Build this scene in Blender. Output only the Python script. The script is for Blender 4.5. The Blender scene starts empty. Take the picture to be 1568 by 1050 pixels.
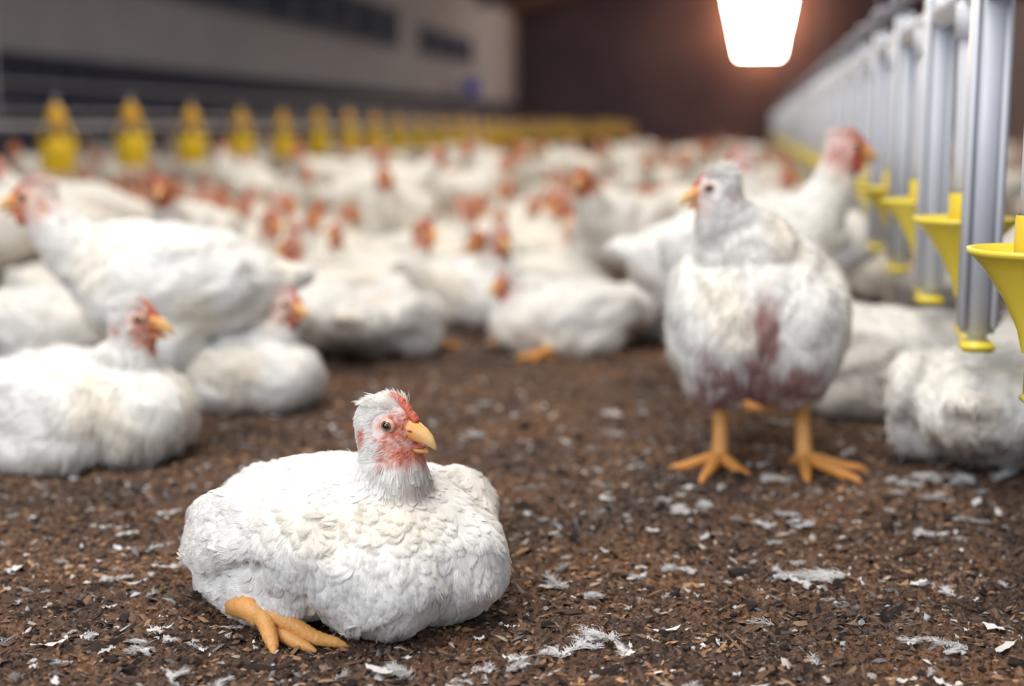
import bpy, bmesh, math, random
import numpy as np
from mathutils import Vector, Matrix, Euler, noise
from mathutils.bvhtree import BVHTree

random.seed(7); np.random.seed(7)
scene = bpy.context.scene
COL = scene.collection
TH = math.radians(9.68)
def plot(x, y, z=0.0):
    """viewing-direction ground coords -> barn coords (barn long axis = +Y)"""
    return Vector((x*math.cos(TH)-y*math.sin(TH), x*math.sin(TH)+y*math.cos(TH), z))

# ------------------------------------------------------------------ materials
def new_mat(name):
    m = bpy.data.materials.new(name); m.use_nodes = True
    nt = m.node_tree; b = nt.nodes['Principled BSDF']
    return m, nt, b
def N(nt, t, **kw):
    n = nt.nodes.new(t)
    for k, v in kw.items():
        if k in ('ins',):
            for a, c in v.items(): n.inputs[a].default_value = c
        else: setattr(n, k, v)
    return n
def ramp(nt, stops):
    r = nt.nodes.new('ShaderNodeValToRGB')
    el = r.color_ramp.elements
    while len(el) < len(stops): el.new(0.5)
    for e, (p, c) in zip(el, stops):
        e.position = p; e.color = (c[0], c[1], c[2], 1)
    return r
def attr_mat(name, rough, bump_scale=300, bump=0.15, sss=0.0, sheen=0.0, coat=0.0, stretch=(1,1,1)):
    m, nt, b = new_mat(name)
    a = N(nt, 'ShaderNodeAttribute', attribute_name='tint')
    tc = N(nt, 'ShaderNodeTexCoord')
    mp = N(nt, 'ShaderNodeMapping'); mp.inputs['Scale'].default_value = stretch
    nz = N(nt, 'ShaderNodeTexNoise', ins={'Scale': bump_scale, 'Detail': 3.0})
    nt.links.new(tc.outputs['Object'], mp.inputs[0]); nt.links.new(mp.outputs[0], nz.inputs['Vector'])
    mr = N(nt, 'ShaderNodeMapRange'); mr.inputs['To Min'].default_value = 0.88; mr.inputs['To Max'].default_value = 1.08
    nt.links.new(nz.outputs['Fac'], mr.inputs['Value'])
    mx = N(nt, 'ShaderNodeVectorMath', operation='SCALE')
    nt.links.new(a.outputs['Color'], mx.inputs[0]); nt.links.new(mr.outputs[0], mx.inputs['Scale'])
    nt.links.new(mx.outputs[0], b.inputs['Base Color'])
    if bump:
        bp = N(nt, 'ShaderNodeBump', ins={'Strength': bump, 'Distance': 0.002})
        nt.links.new(nz.outputs['Fac'], bp.inputs['Height']); nt.links.new(bp.outputs[0], b.inputs['Normal'])
    b.inputs['Roughness'].default_value = rough
    b.inputs['Specular IOR Level'].default_value = 0.2 if rough > .6 else 0.5
    b.inputs['Subsurface Weight'].default_value = sss
    b.inputs['Subsurface Radius'].default_value = (1.0, .75, .6)
    b.inputs['Subsurface Scale'].default_value = 0.008
    b.inputs['Sheen Weight'].default_value = sheen
    b.inputs['Coat Weight'].default_value = coat
    return m
def simple_mat(name, c1, c2, scale=5, rough=.6, bump=0.1, metal=0.0, stretch=(1,1,1), spec=.4, dist=.01):
    m, nt, b = new_mat(name)
    tc = N(nt, 'ShaderNodeTexCoord')
    mp = N(nt, 'ShaderNodeMapping'); mp.inputs['Scale'].default_value = stretch
    nz = N(nt, 'ShaderNodeTexNoise', ins={'Scale': scale, 'Detail': 5.0})
    nt.links.new(tc.outputs['Object'], mp.inputs[0]); nt.links.new(mp.outputs[0], nz.inputs['Vector'])
    r = ramp(nt, [(.3, c1), (.7, c2)])
    nt.links.new(nz.outputs['Fac'], r.inputs[0]); nt.links.new(r.outputs[0], b.inputs['Base Color'])
    bp = N(nt, 'ShaderNodeBump', ins={'Strength': bump, 'Distance': dist})
    nt.links.new(nz.outputs['Fac'], bp.inputs['Height']); nt.links.new(bp.outputs[0], b.inputs['Normal'])
    b.inputs['Roughness'].default_value = rough; b.inputs['Metallic'].default_value = metal
    b.inputs['Specular IOR Level'].default_value = spec
    return m

M_FEATHER = attr_mat('white_feather', .9, 200, .12, sss=.25, sheen=.05)
M_SKIN = attr_mat('red_skin', .5, 500, .5, sss=.2)
M_HORN = attr_mat('horn', .38, 250, .12, sss=.12)
M_EYE = attr_mat('eye_gloss', .05, 50, .0, coat=1.0)
M_SCALE = attr_mat('leg_scales', .50, 420, .40, sss=.1)
M_DOWN = attr_mat('white_down', .9, 40, .0)
BIRD_MATS = [M_FEATHER, M_SKIN, M_HORN, M_EYE, M_SCALE]

# ------------------------------------------------------------------ builder
class Builder:
    def __init__(s): s.v=[]; s.f=[]; s.m=[]; s.c=[]; s.n=0
    def add(s, verts, faces, mat, cols):
        o = s.n
        s.v.extend([tuple(x) for x in verts]); s.f.extend([tuple(i+o for i in f) for f in faces])
        s.m.extend([mat]*len(faces))
        if len(cols) == len(verts) and not isinstance(cols[0], (int, float)): s.c.extend([tuple(x[:3]) for x in cols])
        else: s.c.extend([tuple(cols[:3])]*len(verts))
        s.n += len(verts)
    def mesh(s, name, mats, smooth=True):
        me = bpy.data.meshes.new(name); me.from_pydata(s.v, [], s.f)
        for m in mats: me.materials.append(m)
        me.polygons.foreach_set('material_index', s.m)
        me.polygons.foreach_set('use_smooth', [smooth]*len(s.f))
        a = me.color_attributes.new('tint', 'FLOAT_COLOR', 'POINT')
        arr = np.ones((s.n, 4), dtype=np.float32); arr[:, :3] = np.array(s.c, dtype=np.float32)
        a.data.foreach_set('color', arr.ravel()); me.update()
        return me
HAIR = {}
def make_curves(name, P, RD, CC, k=4):
    hc=bpy.data.hair_curves.new(name); hc.add_curves([k]*(len(P)//k))
    hc.attributes['position'].data.foreach_set('vector', np.array([tuple(p) for p in P],dtype=np.float32).ravel())
    ra=hc.attributes.get('radius') or hc.attributes.new('radius','FLOAT','POINT')
    ra.data.foreach_set('value', np.array(RD,dtype=np.float32))
    ta=hc.attributes.new('tint','FLOAT_COLOR','POINT'); ta.data.foreach_set('color', np.array(CC,dtype=np.float32).ravel())
    hc.materials.append(M_DOWN); return hc
def ob_from(me, name, loc=(0,0,0), rz=0.0, parent=None, scale=1.0):
    o = bpy.data.objects.new(name, me); COL.objects.link(o)
    o.location = loc; o.rotation_euler = (0,0,rz); o.scale = (scale,)*3
    if parent: o.parent = parent
    if me.name in HAIR:
        h = bpy.data.objects.new('down_feathers', HAIR[me.name]); COL.objects.link(h); h.parent = o
    return o

def ico(sub=3):
    bm = bmesh.new(); bmesh.ops.create_icosphere(bm, subdivisions=sub, radius=1)
    v = [x.co.copy() for x in bm.verts]; f = [tuple(y.index for y in x.verts) for x in bm.faces]; bm.free()
    return v, f
ICO = {1: ico(1), 2: ico(2), 3: ico(3)}
def ell(c, r, rot=(0,0,0), sub=3):
    M = Matrix.Translation(c) @ Euler(rot).to_matrix().to_4x4() @ Matrix.Diagonal((r[0], r[1], r[2], 1))
    v, f = ICO[sub]; return [M @ p for p in v], f
def tube(pts, rad, seg=10, squash=1.0):
    pts = [Vector(p) for p in pts]; V=[]; F=[]
    up = Vector((0,0,1)); prev=None
    for i, p in enumerate(pts):
        t = (pts[min(i+1, len(pts)-1)] - pts[max(i-1, 0)]).normalized()
        if prev is None:
            a = t.cross(up)
            if a.length < 1e-3: a = t.cross(Vector((1,0,0)))
        else: a = prev - t*prev.dot(t)
        a.normalize(); prev = a.copy(); b = t.cross(a)
        for k in range(seg):
            g = 2*math.pi*k/seg
            V.append(p + a*math.cos(g)*rad[i] + b*math.sin(g)*rad[i]*squash)
    n = len(pts)
    for i in range(n-1):
        for k in range(seg):
            F.append((i*seg+k, i*seg+(k+1)%seg, (i+1)*seg+(k+1)%seg, (i+1)*seg+k))
    V.append(pts[0]); V.append(pts[-1])
    for k in range(seg):
        F.append((n*seg, (k+1)%seg, k)); F.append((n*seg+1, (n-1)*seg+k, (n-1)*seg+(k+1)%seg))
    return V, F
def scaled_tube(P, R, seg=14, sub=7):
    """tube through control points (Catmull-Rom) with ring-like scutes"""
    P=[Vector(p) for p in P]; pts=[]; rad=[]
    n=len(P)
    for i in range(n-1):
        p0=P[max(i-1,0)]; p1=P[i]; p2=P[i+1]; p3=P[min(i+2,n-1)]
        for k in range(sub):
            t=k/sub
            pts.append(.5*((2*p1)+(p2-p0)*t+(2*p0-5*p1+4*p2-p3)*t*t+(3*p1-p0-3*p2+p3)*t*t*t))
            r=R[i]*(1-t)+R[i+1]*t; rad.append(r*(1+(.055 if k%2 else -.03)+(.05 if k==0 and i else 0)))
    pts.append(P[-1]); rad.append(R[-1])
    return tube(pts,rad,seg)
def loft(sec, seg=14):
    V=[]; F=[]
    for (x, z, hw, hh) in sec:
        for k in range(seg):
            g = 2*math.pi*k/seg; V.append(Vector((x, hw*math.cos(g), z+hh*math.sin(g))))
    n = len(sec)
    for i in range(n-1):
        for k in range(seg): F.append((i*seg+k, i*seg+(k+1)%seg, (i+1)*seg+(k+1)%seg, (i+1)*seg+k))
    F.append(tuple(reversed(range(seg)))); F.append(tuple((n-1)*seg+k for k in range(seg)))
    return V, F

def remesh(blobs, voxel, smooth):
    V=[]; F=[]
    for b in blobs:
        v, f = ell(*b); o=len(V); V += v; F += [tuple(i+o for i in g) for g in f]
    me = bpy.data.meshes.new('tmp'); me.from_pydata([tuple(v) for v in V], [], F)
    ob = bpy.data.objects.new('tmp', me); COL.objects.link(ob)
    m = ob.modifiers.new('r', 'REMESH'); m.mode='VOXEL'; m.voxel_size=voxel
    s = ob.modifiers.new('s', 'SMOOTH'); s.factor=.5; s.iterations=smooth
    dg = bpy.context.evaluated_depsgraph_get(); ev = ob.evaluated_get(dg)
    m2 = bpy.data.meshes.new_from_object(ev)
    m2.calc_loop_triangles()
    vs = [v.co.copy() for v in m2.vertices]; ns = [v.normal.copy() for v in m2.vertices]
    tr = [tuple(t.vertices) for t in m2.loop_triangles]; fc = [tuple(p.vertices) for p in m2.polygons]
    bpy.data.objects.remove(ob); bpy.data.meshes.remove(me); bpy.data.meshes.remove(m2)
    return vs, ns, tr, fc
def ss(a, b, x):
    t = min(1, max(0, (x-a)/(b-a))); return t*t*(3-2*t)
def mixc(a, b, t): return tuple(a[i]*(1-t)+b[i]*t for i in range(3))
def chain(pts, step=.25):
    out=[]
    for (p, r), (q, s) in zip(pts[:-1], pts[1:]):
        for k in range(4):
            t=k/4; out.append((Vector(p).lerp(Vector(q), t), (r*(1-t)+s*t,)*3))
    out.append((Vector(pts[-1][0]), (pts[-1][1],)*3)); return out

YEL = (.72, .32, .075)
def leg(B, hip, ankle, head, s=1.0, spread=.65, tl=1.0):
    hip=Vector(hip); ankle=Vector(ankle)
    mid = hip.lerp(ankle,.5)+Vector((-.004,0,0))
    v,f = scaled_tube([hip, hip.lerp(ankle,.2), mid, hip.lerp(ankle,.85), ankle, ankle+Vector((0,0,-.008))],
               [.017*s,.0125*s,.0095*s,.0103*s,.0120*s,.006*s], 12)
    B.add(v,f,4,[mixc(YEL,(.78,.40,.13),random.random()) for _ in v])
    for ang, L in ((0,.062*tl),(spread,.05*tl),(-spread,.05*tl),(math.pi-.2,.026)):
        a = head+ang; d=Vector((math.cos(a), math.sin(a),0)); L*=s
        p0=ankle+Vector((0,0,-.001))
        P=[p0, p0+d*L*.25+Vector((0,0,.003)), (ankle+d*L*.5), ankle+d*L*.75, ankle+d*L, ankle+d*(L+.011*s)]
        zs=[ankle.z, ankle.z*.85, .0125*s, .0085*s, .0075*s, .002]
        for q,z in zip(P,zs): q.z=z
        v,f=scaled_tube(P,[.009*s,.0085*s,.0072*s,.0068*s,.0048*s,.0012*s],10,5)
        nv=len(v); B.add(v,f,4,[mixc(YEL,(.58,.22,.05),.6*ss(.5,1,i/nv)+.2*random.random()) for i in range(nv)])

def make_bird(name, blobs, neck, hp, hyaw, hpitch, hs=1.0, voxel=.006, smooth=12, nq=0, nh=0, hrad=.0003, hlen=1.0, face=.5,
              facecol=(.62,.14,.07), seed=1, legs=(), extra=None, dirt=None, neckz=.16, sit=True, comb=1.0, fold=1.0,
              base=(.85,.833,.795), allhead=0.0, eyering=(.78,.58,.48), stray=.05, wingy=None):
    rnd = random.Random(seed); B = Builder()
    Hm = Matrix.Translation(hp) @ Euler((0,hpitch,hyaw)).to_matrix().to_4x4() @ Matrix.Diagonal((hs,hs,hs,1))
    Hi = Hm.inverted()
    bl = list(blobs)
    for c, r in chain(neck): bl.append((c, r))
    def H(c): return Hm @ Vector(c)
    hr=(0,hpitch,hyaw)
    bl += [(H((-.002,0,.002)), (.0275*hs,.0215*hs,.0245*hs), hr), (H((.012,0,-.004)), (.0165*hs,.015*hs,.0165*hs), hr),
           (H((-.004,0,-.014)), (.021*hs,.019*hs,.021*hs), hr)]
    vs, ns, tr, fc = remesh(bl, voxel, smooth)
    off = Vector((seed*3.1, seed*1.7, 0))
    nv=[]
    for v, n in zip(vs, ns):
        q = Hi @ v; hd = q.length
        w = ss(.03,.09,hd)
        r_ = noise.noise(Vector((v.x*16+v.z*10, v.y*30, v.z*22))+off)
        d = noise.noise(v*13+off)*.005*w + (1-abs(r_)*2.2)*.0042*w*fold + noise.noise(v*75+off)*.0008*w
        if wingy is not None and abs(v.y)>.045:
            # crease where the folded wing lies over the flank, from shoulder down to the tail
            l = v.z - (wingy + .30*(v.x+.02) + .006*math.sin(v.x*60))
            d += (.0065*ss(-.002,.012,l)*ss(.05,.02,l) - .0065*math.exp(-(l/.007)**2))*ss(.09,.05,v.x)*ss(.045,.075,abs(v.y))
        p = v + n*d
        if sit and p.z < .004: p.z = .001 + .003*noise.noise(v*50)
        nv.append(p)
    vs = nv
    def tint(p):
        q = Hi @ p
        c = base
        yl = ss(.05,.5, noise.noise(p*9+off*2)); c = mixc(c,(.80,.71,.54), yl*.45)
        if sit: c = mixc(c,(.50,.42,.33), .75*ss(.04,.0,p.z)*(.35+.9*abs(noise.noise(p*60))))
        if dirt: c = dirt(p, c)
        if q.length < .06:
            m = ss(.004,.018,q.x)*ss(.024,.010,q.z)*ss(-.030,-.018,q.z) + .8*ss(.014,.006,(q-Vector((.010,math.copysign(.021,q.y),.006))).length)
            m = max(m, .7*ss(.011,.004,(q-Vector((-.012,math.copysign(.020,q.y),-.007))).length))
            m = max(m, 1.1*ss(.018,.008,(q-Vector((.018,0,-.022))).length))
            m = max(m, allhead*ss(.045,.026,q.length)*(1 if q.x>-.012 else .6))
            c = mixc(c, facecol, max(0,min(1,m*face*(.9+1.1*noise.noise(p*200)))))
        return c
    vt=[tint(v) for v in vs]
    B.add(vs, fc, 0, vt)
    FB=Vector((-1,0,-.35)); FF=Vector((-.25,0,-1))
    def flow(p, q, hd):
        if hd<.036:
            return Hm.to_3x3()@Vector((-.7,0,-.4)), 0
        if p.z>neckz or hd<.055: return Vector((-.25,0,-1)), 1
        if abs(p.y)>.07 and p.x<.03: return Vector((-1,0,-.30)), 3
        return FB.lerp(FF, ss(-.04,.10,p.x)), 2
    cen = [(vs[a]+vs[b]+vs[c])/3 for a,b,c in tr]
    A0 = np.array([((vs[b]-vs[a]).cross(vs[c]-vs[a])).length for a,b,c in tr])
    P=[]; CC=[]; RD=[]
    def sample(t_i):
        a,b,c = tr[t_i]; r1,r2=rnd.random(),rnd.random()
        if r1+r2>1: r1,r2=1-r1,1-r2
        return a, vs[a]+(vs[b]-vs[a])*r1+(vs[c]-vs[a])*r2, (vs[b]-vs[a]).cross(vs[c]-vs[a]).normalized()
    if nq:   # vaned contour feathers: each a fan of barbs with a rounded soft tip
        tree = BVHTree.FromPolygons(vs, fc)
        A=A0/A0.sum()
        idx = np.random.RandomState(seed).choice(len(tr), nq, p=A)
        NB=17
        for t_i in idx:
            a,p,n=sample(t_i)
            if sit and p.z<.010: continue
            q = Hi @ p; hd=q.length
            if hd<.045: continue
            fl,reg=flow(p,q,hd)
            L,W,lift=((.01,.003,.001),(.013,.0042,.0012),(.023,.0085,.0020),(.032,.0095,.0026))[reg]
            if p.x<-.12: L,W,lift=.028,.009,.0035
            L*=rnd.uniform(.75,1.25); W*=rnd.uniform(.85,1.15); lift*=rnd.uniform(.3,1.5)
            fl=fl+noise.noise_vector(p*40+off)*.18+Vector((rnd.gauss(0,.07),rnd.gauss(0,.07),rnd.gauss(0,.07)))
            t=fl-n*fl.dot(n)
            if t.length<.05: continue
            t.normalize(); s_=n.cross(t)
            spine=[]
            for u in (0,.35,.7,1.0):
                loc,nn,_,_=tree.find_nearest(p+t*L*u)
                if nn.dot(n)<.2: nn=n
                spine.append((loc+nn*(.0004+lift*u*u),nn))
            k=rnd.uniform(.95,1.04); cc=vt[a]; cc=(min(1,cc[0]*k),min(1,cc[1]*k),min(1,cc[2]*k),1)
            for b_ in range(NB):
                w=(b_/(NB-1))*2-1; ln=math.sqrt(max(0,1-.62*w*w))*rnd.uniform(.95,1.03)
                for j,u in enumerate((0,.35,.7,1.0)):
                    uu=u*ln; k0=min(2,int(uu/.35)) if uu<.7 else 2
                    lo_,hi_=((0,.35),(.35,.7),(.7,1.0))[k0]; f_=(uu-lo_)/(hi_-lo_)
                    c_=spine[k0][0].lerp(spine[k0+1][0],f_)
                    P.append(c_+s_*(w*W*math.sin(min(1.0,.25+u*1.1)*math.pi/2)*(1.0-.15*u))-n*(abs(w)*W*.16))
                    RD.append(.00046*(1,1,.95,.35)[j])
                CC.extend([cc]*4)
    if nh:
        wgt = np.array([(4.0 if (Hi@c_).length<.05 else (2.0 if c_.z>neckz else (.32 if nq else 1.0))) for c_ in cen]); A=A0*wgt; A/=A.sum()
        idx = np.random.RandomState(seed+50).choice(len(tr), nh, p=A)
        for t_i in idx:
            a,p,n=sample(t_i)
            if sit and p.z<.008: continue
            q = Hi @ p; hd=q.length
            if hd<.045:
                if (q-Vector((.0105,math.copysign(.020,q.y),.0065))).length<.0115: continue
                if q.x>.014 and q.z<.022 and rnd.random()<.8: continue
            fl,reg=flow(p,q,hd)
            L,rise=((.0055,.30),(.0085,.18),(.0090,.14),(.009,.10))[reg]
            if reg==0 and q.z>.017 and q.x<.012: L=.0095; rise=.8; fl=fl+Vector((0,0,.3))
            fl=fl+noise.noise_vector(p*55+off)*.30+noise.noise_vector(p*130+off)*.2
            t=fl-n*fl.dot(n)
            if t.length<.05: continue
            t.normalize(); L*=hlen*rnd.uniform(.6,1.25); rise=max(.03,rise*(1+1.2*noise.noise(p*90-off))*rnd.uniform(.5,1.5))
            if reg!=0 and rnd.random()<stray: rise+=.45; L*=1.2
            for i_,u in enumerate((0,.35,.7,1)):
                P.append(p + t*L*u + n*(L*rise*(u-.35*u*u)) + Vector((0,0,-L*.10*u*u)))
                RD.append(hrad*(1.0,.9,.6,.12)[i_])
            k=rnd.uniform(.95,1.05); cc=vt[a]; CC.extend([(min(1,cc[0]*k),min(1,cc[1]*k),min(1,cc[2]*k),1)]*4)
    if P: hc=make_curves(name+'_down',P,RD,CC)
    # beak
    for sec,mt in (([(.012,.001,.0108,.0118),(.020,.0015,.0102,.0104),(.028,.0010,.0084,.0084),(.036,-.001,.0060,.0066),(.042,-.004,.0038,.0050),(.0470,-.009,.0010,.0020)],0),
                ([(.012,-.0115,.0090,.0048),(.024,-.0125,.0074,.0040),(.033,-.0133,.0050,.0028),(.040,-.0136,.0010,.0010)],1)):
        v,f=loft(sec,18); B.add([Hm@p for p in v],f,2,[mixc((.78,.32,.08),(.84,.54,.22),ss(.02,.045,p.x)) if mt==0 else (.78,.38,.12) for p in v])
    v,f=ell((.024,0,-.0095),(.013,.0078,.0024),(0,.12,0),2); B.add([Hm@p for p in v],f,1,(.50,.13,.09))
    for sg in (1,-1):
        v,f=ell((.026,sg*.0086,.003),(.0024,.0008,.001),(0,.2,-sg*.3),2); B.add([Hm@p for p in v],f,2,(.25,.08,.04))
    for i in range(17):
        t=i/16; x=.026-.025*t; z=.0105+.0150*math.sin(t*1.45); h=(.0038+.0022*math.sin(math.pi*t)+.0010*math.sin(t*28))*comb
        v,f=ell((x,0,z),(.0030,.0042,h),(0,-.35+.3*t,0),2); B.add([Hm@p for p in v],f,1,mixc(facecol,(.60,.10,.06),.7))
    for sg in (1,-1):
        v,f=ell((.019,sg*.006,-.021),(.0070,.0032,.0092),(0,.25,0),2); B.add([Hm@p for p in v],f,1,mixc(facecol,(.50,.10,.08),.6))
        v,f=ell((.0105,sg*.0184,.0065),(.0070,.0033,.0060),(0,0,0),3); B.add([Hm@p for p in v],f,1,mixc(eyering,facecol,.35))
        v,f=ell((.0107,sg*.0194,.0065),(.0052,.0035,.0047),(0,0,0),3); B.add([Hm@p for p in v],f,3,(.17,.075,.02))
        v,f=ell((.0109,sg*.0214,.0066),(.0034,.0020,.0033),(0,0,0),2); B.add([Hm@p for p in v],f,3,(.004,.003,.003))
    for L in legs: leg(B,*L)
    if extra: extra(B)
    me = B.mesh(name, BIRD_MATS)
    if P: HAIR[me.name]=hc
    return me

# ---- poses -------------------------------------------------------------
def sit_blobs(w=1.0):
    b=[((-.02,0,.080),(.150,.112*w,.072)), ((.07,0,.070),(.095,.10*w,.070)), ((-.035,0,.10),(.12,.085*w,.05)),
       ((-.135,0,.088),(.07,.072,.05),(0,.2,0)), ((-.19,0,.10),(.045,.036,.016),(0,.35,0))]
    for s in (1,-1):
        b+=[((.08,s*.036,.066),(.082,.062*w,.064)), ((-.01,s*.09*w,.046),(.092,.046,.044)),
            ((-.035,s*.106*w,.090),(.110,.026,.05),(0,.18,s*.08)), ((.045,s*.088*w,.085),(.045,.034,.045))]
    return b
sit_neck=[((.045,0,.10),.055),((.075,0,.135),.043),((.086,0,.160),.032),((.085,0,.182),.0255)]
def stand_blobs(lift=0.0, pitch=-.25, front=False):
    z=.205+lift
    b=[((-.02,0,z),(.152,.108,.095),(0,pitch,0)), ((.06,0,z+.015),(.085,.095,.09)), ((-.12,0,z+.0),(.08,.07,.06),(0,pitch,0)),
       ((-.185,0,z+.01),(.05,.035,.02),(0,.1,0))]
    for s in (1,-1):
        b+=[((-.04,s*.092,z+.015),(.11,.027,.06),(0,-pitch*.3,s*.08)), ((-.015,s*.06,z-.07),(.055,.042,.06)),
            ((.06,s*.04,z-.005),(.07,.06,.085))]
    return b

# hero bird ---------------------------------------------------------------
HY = -math.radians(50)
HERO = Vector((-.163,1.390,0))
def w2l(x,y,z):
    v=(Vector((x,y,z))-HERO)/1.02; c,s=math.cos(-HY),math.sin(-HY)
    return Vector((v.x*c-v.y*s, v.x*s+v.y*c, v.z))
def hero_foot(B):
    dx,dy=.000,-.010
    def T(P,R):
        v,f=scaled_tube([w2l(p[0]+dx,p[1]+dy,p[2]) for p in P],[r*.92 for r in R],16,7)
        B.add(v,f,4,[mixc(YEL,(.80,.44,.17),random.random()*.8) for _ in v])
    T([(-.275,1.34,.022),(-.262,1.310,.031),(-.248,1.290,.035),(-.236,1.283,.026)],[.012,.0125,.013,.010])
    T([(-.242,1.290,.031),(-.232,1.276,.027),(-.226,1.266,.017),(-.222,1.259,.010),(-.220,1.251,.003)],[.010,.009,.0078,.006,.0014])
    T([(-.244,1.293,.033),(-.222,1.282,.030),(-.202,1.277,.021),(-.184,1.274,.012),(-.166,1.273,.008),(-.152,1.273,.003)],[.0105,.0095,.0082,.0075,.0055,.0014])
    T([(-.238,1.292,.024),(-.214,1.277,.014),(-.203,1.270,.010),(-.192,1.265,.007),(-.182,1.262,.003)],[.009,.008,.007,.0052,.0014])
hero_blobs=[((-.020,0,.078),(.145,.114,.068),(0,-.07,0)), ((.055,0,.072),(.105,.110,.069)), ((-.020,0,.096),(.108,.098,.050),(0,-.10,0)),
   ((-.130,0,.068),(.068,.078,.050),(0,-.15,0)), ((-.178,0,.060),(.045,.038,.020),(0,0,0)), ((.045,0,.104),(.075,.082,.048))]
for s in (1,-1):
    hero_blobs+=[((.088,s*.036,.062),(.080,.066,.058)), ((-.02,s*.094,.046),(.095,.048,.044)),
        ((-.035,s*.109,.074),(.100,.029,.050),(0,-.12,s*.06)), ((.045,s*.098,.086),(.052,.036,.046))]
hero_neck=[((.052,-.002,.100),.056),((.073,-.005,.130),.041),((.081,-.007,.156),.0325),((.078,-.007,.182),.0285)]
def dirt_hero(p,c):
    m=ss(.03,.012,abs(p.y-.004))*ss(.12,.15,p.z)*ss(.190,.165,p.z)*ss(.07,.1,p.x)
    c=mixc(c,(.42,.26,.22),max(0,.65*m*(.4+noise.noise(p*120))))
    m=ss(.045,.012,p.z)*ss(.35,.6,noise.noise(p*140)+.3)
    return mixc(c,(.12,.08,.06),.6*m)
hero_me = make_bird('hero_chicken', hero_blobs, hero_neck, (.075,-.008,.197), math.radians(24), .10, 1.15, voxel=.0042, smooth=16,
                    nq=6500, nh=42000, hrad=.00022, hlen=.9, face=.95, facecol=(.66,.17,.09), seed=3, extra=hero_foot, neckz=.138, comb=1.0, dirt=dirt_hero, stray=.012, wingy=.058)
ob_from(hero_me,'chicken',plot(HERO.x,HERO.y),HY+TH,scale=1.02)

# front standing bird -----------------------------------------------------
def dirt_stand(p,c):
    if p.x>-.02:
        m = 1.3*ss(.030,.006,abs(p.y+.006+.030*noise.noise(p*18)))*ss(.275,.22,p.z)
        m = max(m, 1.2*ss(.190,.125,p.z+.06*noise.noise(p*24))*ss(.115,.05,abs(p.y)))
        m = m*(.85+1.2*noise.noise(p*42)+.5*noise.noise(p*110))
        c = mixc(c,(.30,.12,.11), max(0,min(.85,m)))
    return c
fb=[((-.02,0,.220),(.14,.112,.108),(0,-.3,0)),((-.12,0,.20),(.07,.07,.06)),((.01,0,.268),(.090,.102,.072)),((.045,0,.212),(.088,.103,.108))]
for s in (1,-1):
    fb+=[((.058,s*.048,.200),(.075,.060,.098)),((-.01,s*.096,.215),(.10,.024,.080),(0,0,s*.05)),((.0,s*.060,.142),(.048,.040,.052))]
neckS=[((.025,-.01,.29),.074),((.038,-.034,.328),.050),((.05,-.050,.356),.038),((.055,-.057,.374),.031)]
stand_me=make_bird('standing_front_chicken', fb, neckS,(.060,-.060,.392),math.radians(-92),.16,1.12,voxel=.0055,smooth=12,nh=50000,hrad=.00042,hlen=1.5,face=.40,
    facecol=(.7,.38,.32),seed=5,dirt=dirt_stand,neckz=.31,sit=False,comb=.4,
    legs=[((.005,.066,.135),(.02,.072,.02),.65,1.1,.75,1.4),((.005,-.042,.135),(.02,-.046,.02),-.35,1.1,.85,1.25)])
ob_from(stand_me,'chicken',plot(.345,1.985),-math.radians(93)+TH,scale=1.02)

# side birds ---------------------------------------------------------------
OR=(.60,.16,.05)
SF=[((.04,.095,.04),(.085,.105,.016),.2,.9),((.04,-.095,.04),(.085,-.105,.016),-.2,.9)]
sitA=make_bird('sitting_chicken',sit_blobs(1.0),sit_neck,(.090,0,.199),math.radians(8),.10,1.22,voxel=.006,smooth=12,nh=30000,hrad=.00045,hlen=1.5,face=1.0,facecol=OR,seed=8,neckz=.15,comb=.8)
ob_from(sitA,'chicken',plot(-.638,2.03),-math.radians(12)+TH,scale=1.05)
nB=[((.05,0,.10),.052),((.085,0,.135),.040),((.10,0,.165),.029),((.105,0,.185),.025)]
sitB=make_bird('sitting_alert_chicken',sit_blobs(.85),nB,(.110,0,.202),math.radians(-10),.15,1.14,voxel=.007,smooth=10,nh=16000,hrad=.0006,hlen=1.5,face=1.0,allhead=.35,facecol=(.50,.14,.06),seed=11,neckz=.15,comb=.8)
ob_from(sitB,'chicken',plot(-.478,2.42),-math.radians(22)+TH,scale=.92)
ncC=[((.09,0,.22),.064),((.14,0,.26),.049),((.175,0,.30),.037),((.19,0,.325),.030)]
stC=make_bird('walking_chicken',stand_blobs(0,.02),ncC,(.20,0,.340),0,.08,1.28,voxel=.007,smooth=12,nh=22000,hrad=.0006,hlen=1.5,face=1.1,allhead=.35,facecol=(.66,.20,.06),seed=13,neckz=.27,sit=False,comb=.6,
    legs=[((.0,.056,.13),(.01,.056,.02),0,1.0),((.01,-.056,.13),(.03,-.056,.02),0,1.0)])
ob_from(stC,'chicken',plot(-.595,2.41),math.radians(184)+TH,scale=1.07)
ncD=[((.085,0,.26),.060),((.125,0,.31),.046),((.15,0,.36),.036),((.16,0,.40),.030)]
stD=make_bird('upright_chicken',stand_blobs(.035,-.3),ncD,(.170,0,.424),0,.1,1.25,voxel=.008,smooth=10,nh=14000,hrad=.0006,hlen=1.5,face=1.3,allhead=.30,facecol=(.66,.09,.03),seed=17,neckz=.32,sit=False,comb=1.1,
    legs=[((.0,.056,.15),(.01,.056,.02),0,1.0),((.01,-.056,.15),(.03,-.056,.02),0,1.0)])
ob_from(stD,'chicken',plot(.42,2.56),-math.radians(4)+TH,scale=1.05)
def dirt_rump(p,c):
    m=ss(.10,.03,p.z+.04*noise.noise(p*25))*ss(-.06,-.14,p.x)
    return mixc(c,(.25,.19,.16),.8*m*(.6+.6*noise.noise(p*60)))
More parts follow.
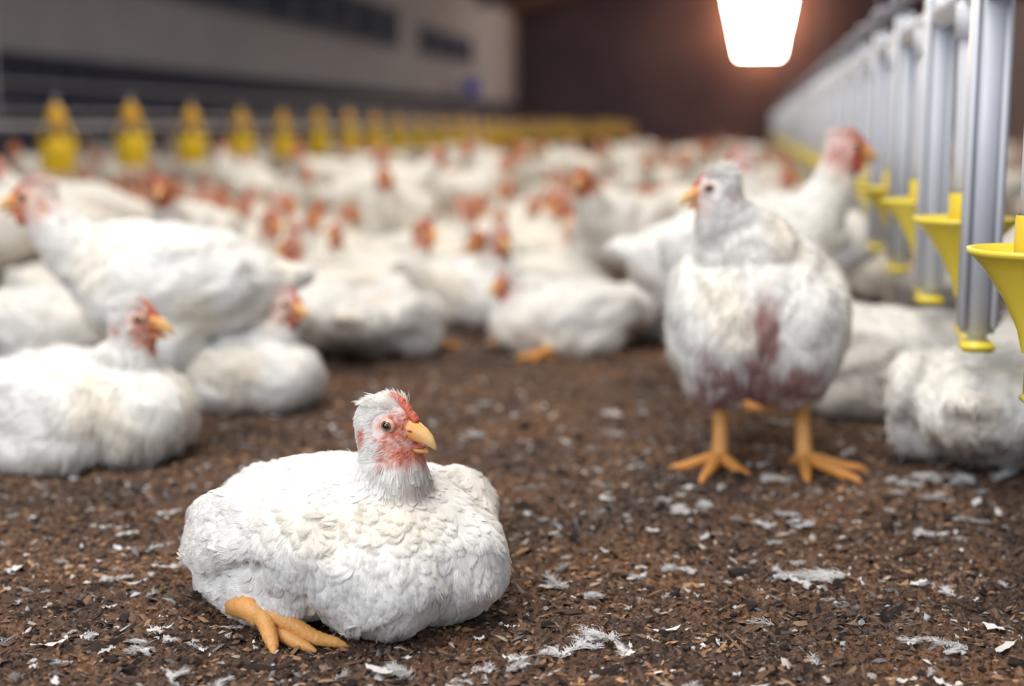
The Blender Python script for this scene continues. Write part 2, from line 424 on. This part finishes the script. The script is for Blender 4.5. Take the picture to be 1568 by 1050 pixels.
nR=[((.045,0,.10),.055),((.075,0,.125),.042),((.10,0,.14),.030),((.115,0,.15),.024)]
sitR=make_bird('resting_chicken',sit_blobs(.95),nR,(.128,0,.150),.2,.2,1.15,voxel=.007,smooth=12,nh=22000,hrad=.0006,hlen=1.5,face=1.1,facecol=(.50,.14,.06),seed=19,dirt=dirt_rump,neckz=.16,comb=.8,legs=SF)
ob_from(sitR,'chicken',plot(.715,2.02),math.radians(62)+TH,scale=1.16)
ob_from(sitR,'chicken',plot(.62,2.42),math.radians(140)+TH,scale=1.17)
ob_from(sitR,'chicken',plot(-.28,3.0),math.radians(75)+TH,scale=1.0)
ob_from(sitR,'chicken',plot(.12,3.06),math.radians(195)+TH,scale=1.02)
ob_from(sitA,'chicken',plot(-.52,2.96),math.radians(160)+TH,scale=1.1)
ob_from(sitR,'chicken',plot(-.92,2.80),math.radians(20)+TH,scale=1.1)
ob_from(sitB,'chicken',plot(-.09,3.48),math.radians(-60)+TH,scale=1.1)
ob_from(sitR,'chicken',plot(.40,3.25),math.radians(100)+TH,scale=1.0)
ob_from(stD,'chicken',plot(.70,3.4),math.radians(150)+TH,scale=.95)
placed=[(-.28,3.0),(.12,3.06),(-.52,2.96),(-.92,2.8),(-.09,3.48),(.40,3.25),(.70,3.4),(.42,2.56),(-.6,2.42),(.62,2.42)]

# flock ---------------------------------------------------------------------
lo=dict(voxel=.010,smooth=6,face=1.3,facecol=(.46,.12,.045),allhead=.85,base=(.76,.73,.66),eyering=(.4,.15,.08))
F1=make_bird('flock_a',sit_blobs(.95),nB,(.108,0,.210),0,.1,1.25,seed=21,**lo)
F2=make_bird('flock_b',sit_blobs(1),sit_neck,(.076,.01,.205),1.2,.1,1.25,seed=22,**lo)
F3=make_bird('flock_c',sit_blobs(.95),nR,(.128,0,.155),-.6,.2,1.25,seed=23,**lo)
F4=make_bird('flock_d',stand_blobs(0,.0),ncC,(.20,0,.342),.3,.1,1.25,seed=24,sit=False,legs=[((.0,.056,.13),(.01,.056,.02),0,1.0),((.01,-.056,.13),(.03,-.056,.02),0,1.0)],**lo)
flock=bpy.data.objects.new('chicken_flock',None); COL.objects.link(flock)
y=3.55; cnt=0
rr=random.Random(4)
while y<17:
    st=.32 if y<9 else .40
    x=-(.42*y+.9)
    while x<.42*y+.9:
        px=x+rr.uniform(-.09,.09); py=y+rr.uniform(-.1,.1)
        w=plot(px,py)
        if all((px-a)**2+(py-b)**2>.09 for a,b in placed) and -6.6<w.x<6.0 and rr.random()<.93:
            k=rr.random(); me=F1 if k<.50 else F2 if k<.72 else F3 if k<.83 else F4
            ang=rr.uniform(0,6.28) if rr.random()<.4 else -math.pi/2+rr.uniform(-1.3,1.3)
            if me is F4 and (abs(w.x-.28)<.22 or abs(w.x+3)<.3): me=F3   # no tall bird inside the drinker lines
            o=ob_from(me,'bird_%d'%cnt,w,ang,flock,rr.uniform(.88,1.12)); cnt+=1
        x+=st
    y+=st*.9

# ------------------------------------------------------------------ floor + litter
m,nt,b=new_mat('litter_ground')
tc=N(nt,'ShaderNodeTexCoord')
n1=N(nt,'ShaderNodeTexNoise',ins={'Scale':4.5,'Detail':6.0,'Roughness':.65})
n2=N(nt,'ShaderNodeTexNoise',ins={'Scale':120.0,'Detail':6.0,'Roughness':.75})
vo=N(nt,'ShaderNodeTexVoronoi',ins={'Scale':160.0})
for n in (n1,n2,vo): nt.links.new(tc.outputs['Object'],n.inputs['Vector'])
r1=ramp(nt,[(.30,(.052,.033,.025)),(.48,(.150,.094,.064)),(.64,(.27,.178,.128)),(.78,(.41,.35,.31))])
nt.links.new(n2.outputs['Fac'],r1.inputs[0])
r2=ramp(nt,[(.38,(.60,.64,.76)),(.5,(1.0,.97,.95)),(.62,(1.36,1.14,.94))]); nt.links.new(n1.outputs['Fac'],r2.inputs[0])
mx=N(nt,'ShaderNodeMix',data_type='RGBA',blend_type='MULTIPLY'); mx.inputs[0].default_value=1
nt.links.new(r1.outputs[0],mx.inputs[6]); nt.links.new(r2.outputs[0],mx.inputs[7]); nt.links.new(mx.outputs[2],b.inputs['Base Color'])
ad=N(nt,'ShaderNodeMath',operation='ADD'); nt.links.new(n2.outputs['Fac'],ad.inputs[0]); nt.links.new(vo.outputs['Distance'],ad.inputs[1])
bp=N(nt,'ShaderNodeBump',ins={'Strength':.9,'Distance':.008}); nt.links.new(ad.outputs[0],bp.inputs['Height']); nt.links.new(bp.outputs[0],b.inputs['Normal'])
b.inputs['Roughness'].default_value=.9; b.inputs['Specular IOR Level'].default_value=.15
M_GROUND=m
def box(name,x0,x1,y0,y1,z0,z1,mat,bevel=0,parent=None):
    bm=bmesh.new(); bmesh.ops.create_cube(bm,size=1)
    for v in bm.verts: v.co=Vector(((x0+x1)/2+v.co.x*(x1-x0),(y0+y1)/2+v.co.y*(y1-y0),(z0+z1)/2+v.co.z*(z1-z0)))
    if bevel: bmesh.ops.bevel(bm,geom=bm.edges,offset=bevel,segments=2,affect='EDGES')
    me=bpy.data.meshes.new(name); bm.to_mesh(me); bm.free(); me.materials.append(mat)
    o=bpy.data.objects.new(name,me); COL.objects.link(o)
    if parent: o.parent=parent
    return o
AL,AR,B0,B1=-7.0,6.5,-1.5,42.0
box('floor',AL,AR,B0,B1,-.1,0,M_GROUND)

ct,st_=math.cos(TH),math.sin(TH)
def hgt(wx,wy):
    p=Vector((wx,wy,0))
    return .0040+noise.noise(p*9)*.005+noise.noise(p*32)*.0055+abs(noise.noise(p*85))*.0080+noise.noise(p*190)*.0030
NI,NJ=430,520
ds=.95*np.exp(np.linspace(0,math.log(3.6/.95),NI)); us=np.linspace(-.47,.47,NJ)
hv=[]
for i in range(NI):
    d_=ds[i]; fade=1-ss(2.7,3.5,d_)
    for j in range(NJ):
        x_=us[j]*(d_+.15); wx=x_*ct-d_*st_; wy=x_*st_+d_*ct
        ed=min(1,(NJ-1-j)/15,j/15)
        hv.append((wx,wy,.0005+max(0,hgt(wx,wy)-.0015)*fade*ed))
F=[(i*NJ+j,i*NJ+j+1,(i+1)*NJ+j+1,(i+1)*NJ+j) for i in range(NI-1) for j in range(NJ-1)]
Bl=Builder(); Bl.v=hv; Bl.f=F; Bl.m=[1]*len(F); Bl.n=len(hv); Bl.c=[(1,1,1)]*len(hv)

M_CHIP=attr_mat('litter_chip',.9,200,.3)
NC=46000
rs=np.random.RandomState(5)
d=1.0*np.exp(rs.rand(NC)*math.log(3.4)) ; d=np.where(rs.rand(NC)<.3, .95+rs.rand(NC)*1.2, d)
x=(rs.rand(NC)*2-1)*(.40*d+.08)
cx=x*ct-d*st_; cy=x*st_+d*ct
size=.0009+.0027*rs.rand(NC)**2.8; size*= (0.8+.3*d)
big=rs.rand(NC)<.008; size=np.where(big,size*2.2,size)
asp=1+2.4*rs.rand(NC)**2; rot=rs.rand(NC)*6.283; tilt=np.clip(rs.randn(NC)*.4,-.7,.7)*np.where(big,.3,1)
hz=np.array([max(0,hgt(a,b_)-.0012) for a,b_ in zip(cx,cy)])
patch=np.array([noise.noise(Vector((a,b_,0))*4.5+Vector((9,3,0))) for a,b_ in zip(cx,cy)])
K=5
V=np.zeros((NC,K+1,3))
for k in range(K):
    a=2*math.pi*k/K; rad=size*(.5+1.0*rs.rand(NC))
    lx=rad*math.cos(a)*asp; ly=rad*math.sin(a)
    V[:,k,0]=cx+lx*np.cos(rot)-ly*np.sin(rot); V[:,k,1]=cy+lx*np.sin(rot)+ly*np.cos(rot)
    V[:,k,2]=hz+tilt*lx+.0015*rs.rand(NC)
V[:,K,0]=cx; V[:,K,1]=cy; V[:,K,2]=V[:,:K,2].mean(1)+size*(.4+.5*rs.rand(NC))
pal=np.array([(.030,.022,.019),(.092,.056,.040),(.17,.102,.066),(.30,.18,.105),(.16,.145,.145),(.38,.33,.29),(.56,.53,.51)])
pi=rs.choice(7,NC,p=[.27,.25,.21,.12,.10,.035,.015])
Cc=pal[pi]*(.7+.6*rs.rand(NC,1))*(1+.6*np.clip(patch,-1,1)[:,None]*np.array([1.2,.9,.5]))
o0=Bl.n
for i in range(NC):
    o=o0+i*(K+1)
    for k in range(K): Bl.f.append((o+k,o+(k+1)%K,o+K))
Bl.v.extend(V.reshape(-1,3).tolist()); Bl.m.extend([0]*(NC*K)); Bl.n+=NC*(K+1); Bl.c.extend(np.repeat(Cc,K+1,axis=0).tolist())
rc=random.Random(31)
for _ in range(330):
    dd=1.05*math.exp(rc.random()*1.0); w=plot(rc.uniform(-.4,.4)*dd,dd); s=rc.uniform(.003,.009)
    v,f=ell((w.x,w.y,hgt(w.x,w.y)),(s*rc.uniform(.8,1.8),s,s*rc.uniform(.4,.7)),(0,0,rc.uniform(0,3)),2)
    v=[p+noise.noise_vector(p*260)*s*.55 for p in v]; c0=pal[rc.choice([0,0,1,1,2])]*.9
    Bl.add(v,f,0,tuple(float(t) for t in c0))
ob_from(Bl.mesh('litter',[M_CHIP,M_GROUND],smooth=False),'wood_shaving_litter')

# loose feathers on the ground
Bf=Builder(); rf=random.Random(12)
def gfeather(cx,cy,L,W,rot):
    z=max(.002,hgt(cx,cy))+.001
    n=9; V=[]; F=[]; bend=rf.uniform(-.5,.5); up=rf.uniform(.1,.35)*L
    for i in range(n):
        u=i/(n-1); a=rot+bend*(u-.5); px=cx+math.cos(a)*L*(u-.5); py=cy+math.sin(a)*L*(u-.5)
        zz=z+up*(u-.35)**2+.002; w=W*math.sin(math.pi*min(1,.08+u*.9))**.7*rf.uniform(.55,1.15)
        sx,sy=-math.sin(a),math.cos(a)
        V+=[(px+sx*w,py+sy*w,zz+rf.uniform(-.001,.003)),(px,py,zz+.0015),(px-sx*w,py-sy*w,zz+rf.uniform(-.001,.003))]
    for i in range(n-1):
        for k in range(2): a0=i*3+k; F.append((a0,a0+1,a0+4,a0+3))
    g=rf.uniform(.40,.72); Bf.add(V,F,0,(g,g*.98,g*.96))
for _ in range(260):
    dd=1.02*math.exp(rf.random()*1.2); xx=rf.uniform(-1,1)*(.39*dd)
    w=plot(xx,dd); gfeather(w.x,w.y,rf.uniform(.006,.016),rf.uniform(.0008,.0026),rf.uniform(0,6.28))
for _ in range(60):
    dd=1.05*math.exp(rf.random()*.9); xx=rf.uniform(-1,1)*(.37*dd)
    w=plot(xx,dd); gfeather(w.x,w.y,rf.uniform(.020,.036),rf.uniform(.003,.0062),rf.gauss(TH,.8))
hp_=[];hr_=[];hc_=[]
def fluff(cx,cy,s,n,g0=.56,g1=.82):
    """downy feather: barbs leaving a curved shaft"""
    rot=rf.uniform(0,3.14); L0=rf.uniform(.014,.036)*s; bend=rf.uniform(-1.6,1.6); z=max(.002,hgt(cx,cy))+.002
    gg=rf.uniform(g0,g1)
    for _ in range(n):
        u=rf.random(); a=rot+bend*(u-.5); px=cx+math.cos(a)*L0*(u-.5); py=cy+math.sin(a)*L0*(u-.5)
        sd=rf.choice((-1,1)); ba=a+sd*rf.uniform(.4,1.2)+rf.gauss(0,.35); L=rf.uniform(.003,.011)*s*(1.2-.7*abs(u-.4)); e=rf.uniform(0,.8)
        q=Vector((px,py,z+rf.random()*.004*s))
        for i_,t in enumerate((0,.35,.7,1)):
            hp_.append(q+Vector((math.cos(ba-sd*t*.4)*L*t,math.sin(ba-sd*t*.4)*L*t,L*e*(t-t*t*.7)))); hr_.append(.00023*(1,.9,.7,.3)[i_])
        g=gg*rf.uniform(.85,1.08); hc_.extend([(g,g*.985,g*.97,1)]*4)
SP=[(.183,2.35,1.9),(-.095,2.13,1.5),(.571,1.85,2.0),(.53,1.88,1.4),(.62,1.86,1.6),(.066,1.41,1.6),(.295,1.43,1.6),(.32,1.46,1.2),(.071,1.255,1.4),(-.355,1.279,1.1),(-.085,1.2,1.4),(.17,1.50,.9),(.33,1.66,1.3),(.44,1.42,.9),(-.33,1.62,1.1),(.36,1.88,1.3),(.03,1.23,1.1),(.22,1.75,1.1),(-.42,1.45,.8),(.47,1.6,1.0),(.15,1.47,1.1),(-.28,1.17,.9),(-.46,1.62,1.0),(.40,1.25,.8)]
for (xx,dd,s) in SP:
    for k in range(rf.randint(2,5)):
        w=plot(xx+rf.gauss(0,.020*s),dd+rf.gauss(0,.014*s)); fluff(w.x,w.y,s*rf.uniform(.45,1.15),90)
        if rf.random()<.5: gfeather(w.x,w.y,rf.uniform(.014,.030)*s,rf.uniform(.0015,.0042)*s,rf.uniform(-.9,.9))
for _ in range(300):
    dd=1.05*math.exp(rf.random()*.95); w=plot(rf.uniform(-.38,.38)*dd,dd); fluff(w.x,w.y,.2+.95*rf.random()**2.2,36,.4,.8)
fo=ob_from(Bf.mesh('feathers',[M_FEATHER]),'loose_feathers')
h=bpy.data.objects.new('down_tufts',make_curves('ground_down',hp_,hr_,hc_)); COL.objects.link(h); h.parent=fo

# ------------------------------------------------------------------ barn shell
M_WALL=simple_mat('grey_panel',(.27,.27,.30),(.34,.335,.36),1.5,.8,.05,spec=.1)
M_DARK=simple_mat('navy_curtain',(.024,.027,.052),(.085,.092,.145),6,.8,.3,stretch=(1,3,.3),spec=.1)
M_CEIL=simple_mat('brown_ceiling',(.10,.066,.062),(.17,.108,.096),2,.9,.1,stretch=(1,.2,1),spec=.1)
M_END=simple_mat('dark_end_wall',(.10,.088,.105),(.18,.145,.15),.5,.9,.05,spec=.1)
M_GLASS=simple_mat('blue_glass',(.016,.024,.052),(.05,.068,.12),.8,.9,.0,spec=.05)
M_FRAME=simple_mat('window_frame',(.12,.12,.14),(.17,.17,.19),5,.8,.05,spec=.1)
M_PIPE=simple_mat('grey_steel',(.22,.22,.25),(.34,.34,.37),20,.4,.05,metal=.3)
box('wall_left',AL-.2,AL,B0,B1,0,3.75,M_WALL)
box('wall_right',AR,AR+.2,B0,B1,0,3.75,M_END)
RID=(AL+AR)/2; RZ=5.6
def poly_obj(name,pts,faces,mat):
    me=bpy.data.meshes.new(name); me.from_pydata(pts,[],faces); me.materials.append(mat)
    o=bpy.data.objects.new(name,me); COL.objects.link(o); return o
wx0,wx1,wz0,wz1=-.50,.66,2.52,4.9; tx0,tx1=-1.05,1.12
P=[(AL,0),(wx0,0),(wx1,0),(AR,0),(AR,3.75),(RID,RZ),(AL,3.75),(wx0,wz0),(wx1,wz0),(tx1,wz1),(tx0,wz1)]
fs=[(0,1,7,10,6),(1,2,8,7),(2,3,4,9,8),(6,10,5),(10,9,5),(9,4,5)]
poly_obj('wall_back',[(a,B1,z) for a,z in P],fs,M_END)
m,nt,b=new_mat('bright_sky_opening'); b.inputs['Emission Color'].default_value=(1,.86,.68,1); b.inputs['Emission Strength'].default_value=55; M_SKY=m
poly_obj('window_3',[(wx0,B1+.02,wz0),(wx1,B1+.02,wz0),(tx1,B1+.02,wz1),(tx0,B1+.02,wz1)],[(0,1,2,3)],M_SKY)
poly_obj('ceiling',[(AL,B0,3.75),(AL,B1,3.75),(RID,B1,RZ),(RID,B0,RZ),(AR,B1,3.75),(AR,B0,3.75)],[(0,1,2,3),(3,2,4,5)],M_CEIL)
V=[];F=[]; n=int((B1-B0)/.25)
for i in range(n+1):
    yy=B0+.05+(B1-B0-.1)*i/n; off=.04+.04*(i%2)
    V+=[(AL+off,yy,.0),(AL+off,yy,1.12)]
    if i: F.append((2*i-2,2*i,2*i+1,2*i-1))
poly_obj('ventilation_curtain',V,F,M_DARK)
for i,(zz,r,mm) in enumerate([(1.14,.05,M_DARK),(.62,.03,M_PIPE),(.90,.02,M_PIPE)]):
    v,f=tube([(AL+.15,B0+.1,zz),(AL+.15,B1-.1,zz)],[r,r],10); poly_obj('trim_%d'%(i+1),[tuple(p) for p in v],f,mm)
for i,yy in enumerate((12,18,24,30,36)):
    tv=[(AL+.02,yy-.06,3.66),(RID,yy-.06,RZ-.09),(AR-.02,yy-.06,3.66),(AL+.02,yy-.06,3.50),(RID,yy-.06,RZ-.27),(AR-.02,yy-.06,3.50)]
    tv+= [(a,b_+.12,c_) for a,b_,c_ in tv]
    poly_obj('trim_%d'%(i+4),tv,[(0,1,4,3),(1,2,5,4),(6,9,10,7),(7,10,11,8),(3,4,10,9),(4,5,11,10),(0,6,7,1),(1,7,8,2)],M_DARK)
def window(name,b0,b1,z0,z1,step):
    root=bpy.data.objects.new(name,None); COL.objects.link(root)
    box('pane',AL,AL+.03,b0,b1,z0,z1,M_GLASS,parent=root)
    for zz in (z0,z1): box('rail',AL,AL+.06,b0-.05,b1+.05,zz-.03,zz+.03,M_FRAME,parent=root)
    y=b0
    while y<=b1+.01:
        box('mullion',AL,AL+.05,y-.06,y+.06,z0,z1,M_FRAME,parent=root); y+=step
window('window_1',11.5,27.6,2.05,2.75,1.6)
window('window_2',29.4,35.0,2.05,2.62,1.4)
v,f=loft([(0,0,.14,.14),(.02,0,.15,.15),(.35,0,.2,.2),(.38,0,.215,.215),(.37,0,.19,.19)],20)
M_BLUE=simple_mat('blue_plastic',(.008,.07,.75),(.012,.10,.85),4,.4,.02)
o=poly_obj('blue_bucket',[(p.y,p.z,p.x) for p in v],f,M_BLUE); o.location=(AL+.4,33,1.22)

# ------------------------------------------------------------------ drinkers
M_ARM=simple_mat('white_plastic',(.60,.62,.67),(.68,.70,.74),8,.38,.02,spec=.5)
M_YEL=simple_mat('yellow_plastic',(.82,.64,.05),(.90,.72,.08),12,.38,.03,spec=.5)
M_YEL2=simple_mat('yellow_feeder_plastic',(.68,.44,.015),(.80,.54,.02),8,.5,.03)
def revolve(prof,seg=28):
    V=[];F=[]
    for r,z in prof:
        for k in range(seg):
            a=2*math.pi*k/seg; V.append((r*math.cos(a),r*math.sin(a),z))
    for i in range(len(prof)-1):
        for k in range(seg): F.append((i*seg+k,i*seg+(k+1)%seg,(i+1)*seg+(k+1)%seg,(i+1)*seg+k))
    return V,F
def mesh_parts(name,parts,mats):
    B=Builder()
    for V,F,mi in parts: B.add([Vector(p) for p in V],F,mi,(1,1,1))
    return B.mesh(name,mats)
def bar(x0,x1,y0,y1,z0,z1,bev,taper=0.0):
    bm=bmesh.new(); bmesh.ops.create_cube(bm,size=1)
    for v in bm.verts:
        t=1+taper*(v.co.z+.5)
        v.co=Vector(((x0+x1)/2+v.co.x*(x1-x0)*t,(y0+y1)/2+v.co.y*(y1-y0),(z0+z1)/2+v.co.z*(z1-z0)))
    bmesh.ops.bevel(bm,geom=bm.edges,offset=bev,segments=3,affect='EDGES')
    bm.verts.index_update()
    V=[v.co.copy() for v in bm.verts]; F=[tuple(v.index for v in f.verts) for f in bm.faces]; bm.free(); return V,F
parts=[]
v,f=tube([(0,0,.375),(0,0,.45),(0,0,.655)],[.019,.0195,.0195],18); parts.append((v,f,0))
v,f=tube([(0,0,.60),(0,0,.645)],[.025,.025],18); parts.append((v,f,0))
v,f=revolve([(.022,.40),(.023,.395),(.023,.35),(.012,.345)]); parts.append((v,f,1))
v,f=revolve([(.0105,.262),(.016,.285),(.030,.315),(.050,.345),(.064,.360),(.068,.362),(.068,.367),(.062,.367),(.046,.350),(.025,.322),(.010,.30),(.0,.296)]); parts.append((v,f,1))
v,f=bar(-.006,.006,-.010,.010,.215,.30,.003); parts.append((v,f,1))
v,f=bar(-.009,.009,-.155,.012,.211,.221,.003); parts.append((v,f,1))
v,f=bar(-.020,.020,-.160,-.115,.210,.222,.003); parts.append((v,f,1))
v,f=bar(-.021,.021,-.147,-.123,.221,.70,.010,.12); parts.append((v,f,0))
for sx in (-.019,.019):
    v,f=bar(sx-.0045,sx+.0045,-.153,-.119,.238,.69,.003); parts.append((v,f,0))
pts=[(0,-.135,.69)]+[(0.034*math.cos(a),-.135,.655+.06+.03*math.sin(a)) for a in [math.pi,math.pi*.75,math.pi*.5,math.pi*.25,0]]+[(.034,-.135,.66)]
v,f=tube(pts,[.006]*len(pts),8); parts.append((v,f,2))
unit=mesh_parts('nipple_drinker_mesh',parts,[M_ARM,M_YEL,M_PIPE])
line=bpy.data.objects.new('nipple_drinker_line',None); COL.objects.link(line)
for i in range(-1,44):
    ob_from(unit,'drinker_%d'%(i+2),(.28,1.46+.49*i,0),0,line)
v,f=tube([(.28,B0+.2,.655),(.28,B1-20,.655)],[.019]*2,16); o=poly_obj('water_pipe',[tuple(p) for p in v],f,M_ARM); o.parent=line
v,f=tube([(.29,B0+.2,.735),(.29,B1-20,.735)],[.014]*2,12); o=poly_obj('support_rail',[tuple(p) for p in v],f,M_PIPE); o.parent=line
for p in o.data.polygons: p.use_smooth=True
for k in range(0,20,3):
    v,f=tube([(.29,.6+k,.735),(.29,.6+k,4.6)],[.003]*2,6); o=poly_obj('hanging_cord_%d'%k,[tuple(p) for p in v],f,M_PIPE); o.parent=line

parts=[]
v,f=revolve([(.0,.300),(.066,.302),(.078,.315),(.082,.42),(.088,.445),(.078,.45),(.060,.445),(.028,.450),(.018,.47)]); parts.append((v,f,0))
v,f=revolve([(.018,.46),(.020,.515),(.040,.525),(.046,.545),(.040,.575),(.024,.60),(.012,.62),(.0,.625)]); parts.append((v,f,1))
for sx in (-1,1):
    v,f=tube([(sx*.078,0,.44),(sx*.064,0,.48),(sx*.040,0,.53)],[.008]*3,8); parts.append((v,f,0))
v,f=tube([(0,0,.615),(0,0,.65)],[.012,.012],8); parts.append((v,f,2))
M_YEL3=simple_mat('orange_yellow_cap',(.60,.31,.015),(.70,.39,.02),8,.5,.03)
fu=mesh_parts('bell_drinker_mesh',parts,[M_YEL2,M_YEL3,M_PIPE])
fl=bpy.data.objects.new('bell_drinker_line',None); COL.objects.link(fl)
for i in range(-2,40): ob_from(fu,'bell_%d'%(i+3),(-3,5.78+.754*i,0),rf.uniform(-.5,.5),fl,rf.uniform(.94,1.0))
v,f=tube([(-3,2,.49),(-3,36,.49)],[.014]*2,10); o=poly_obj('feed_pipe',[tuple(p) for p in v],f,M_PIPE); o.parent=fl
v,f=tube([(-3,5.3,.49),(-3,5.3,4.6)],[.004]*2,6); o=poly_obj('hanging_cord',[tuple(p) for p in v],f,M_PIPE); o.parent=fl

# ------------------------------------------------------------------ lights
w=bpy.data.worlds.new('World'); scene.world=w; w.use_nodes=True
bg=w.node_tree.nodes['Background']; bg.inputs[0].default_value=(.72,.83,1,1); bg.inputs[1].default_value=.85
def area(name,loc,rot,sx,sy,e,col):
    l=bpy.data.lights.new(name,'AREA'); l.shape='RECTANGLE'; l.size=sx; l.size_y=sy; l.energy=e; l.color=col
    o=bpy.data.objects.new(name,l); COL.objects.link(o); o.location=loc; o.rotation_euler=rot; return o
for i,(bb,e,zz) in enumerate([(1.2,124,3.55),(5.5,124,3.55),(10,125,3.55),(15,130,3.55),(21,150,3.9),(28,180,4.3)]):
    area('overhead_fill',(-.8,bb,zz),(0,0,0),2.2,1.8,e,(1,.935,.85))  # added unseen fill lights overhead, brightening floor and birds
area('overhead_fill',(-.4,34,5.0),(math.radians(38),0,0),2.6,1.2,120,(.95,.9,1))  # added fill tilted at the end wall to lift the background
area('rear_fill',(-1.6,-1.4,2.1),(math.radians(68),0,math.radians(-28)),2.4,2.0,82,(.98,.98,1))  # added soft fill from behind camera left, no door modelled
for loc,e in (((.08,41.45,2.7),60),((-.55,41.45,3.3),45),((.75,41.45,3.3),45),((-.7,41.45,4.0),45),((.9,41.45,4.0),45)):
    l=bpy.data.lights.new('halo_fill','POINT'); l.energy=e; l.color=(1,.40,.18); l.shadow_soft_size=.08  # added warm points imitating a halo on the wall around the opening
    o=bpy.data.objects.new('halo_fill',l); COL.objects.link(o); o.location=loc

# ------------------------------------------------------------------ camera
cd=bpy.data.cameras.new('camera'); cam=bpy.data.objects.new('camera',cd); COL.objects.link(cam)
cd.sensor_width=36; cd.lens=2198/1600*36; cam.location=(0,0,.485); cam.rotation_euler=(math.radians(90-8.69),0,TH)
cd.dof.use_dof=True; cd.dof.focus_distance=1.35; cd.dof.aperture_fstop=2.2; cd.clip_start=.05; cd.clip_end=200
scene.camera=cam
try:
    scene.view_settings.view_transform='Standard'; scene.view_settings.look='None'
except Exception as e: print(e)
print('flock',cnt)
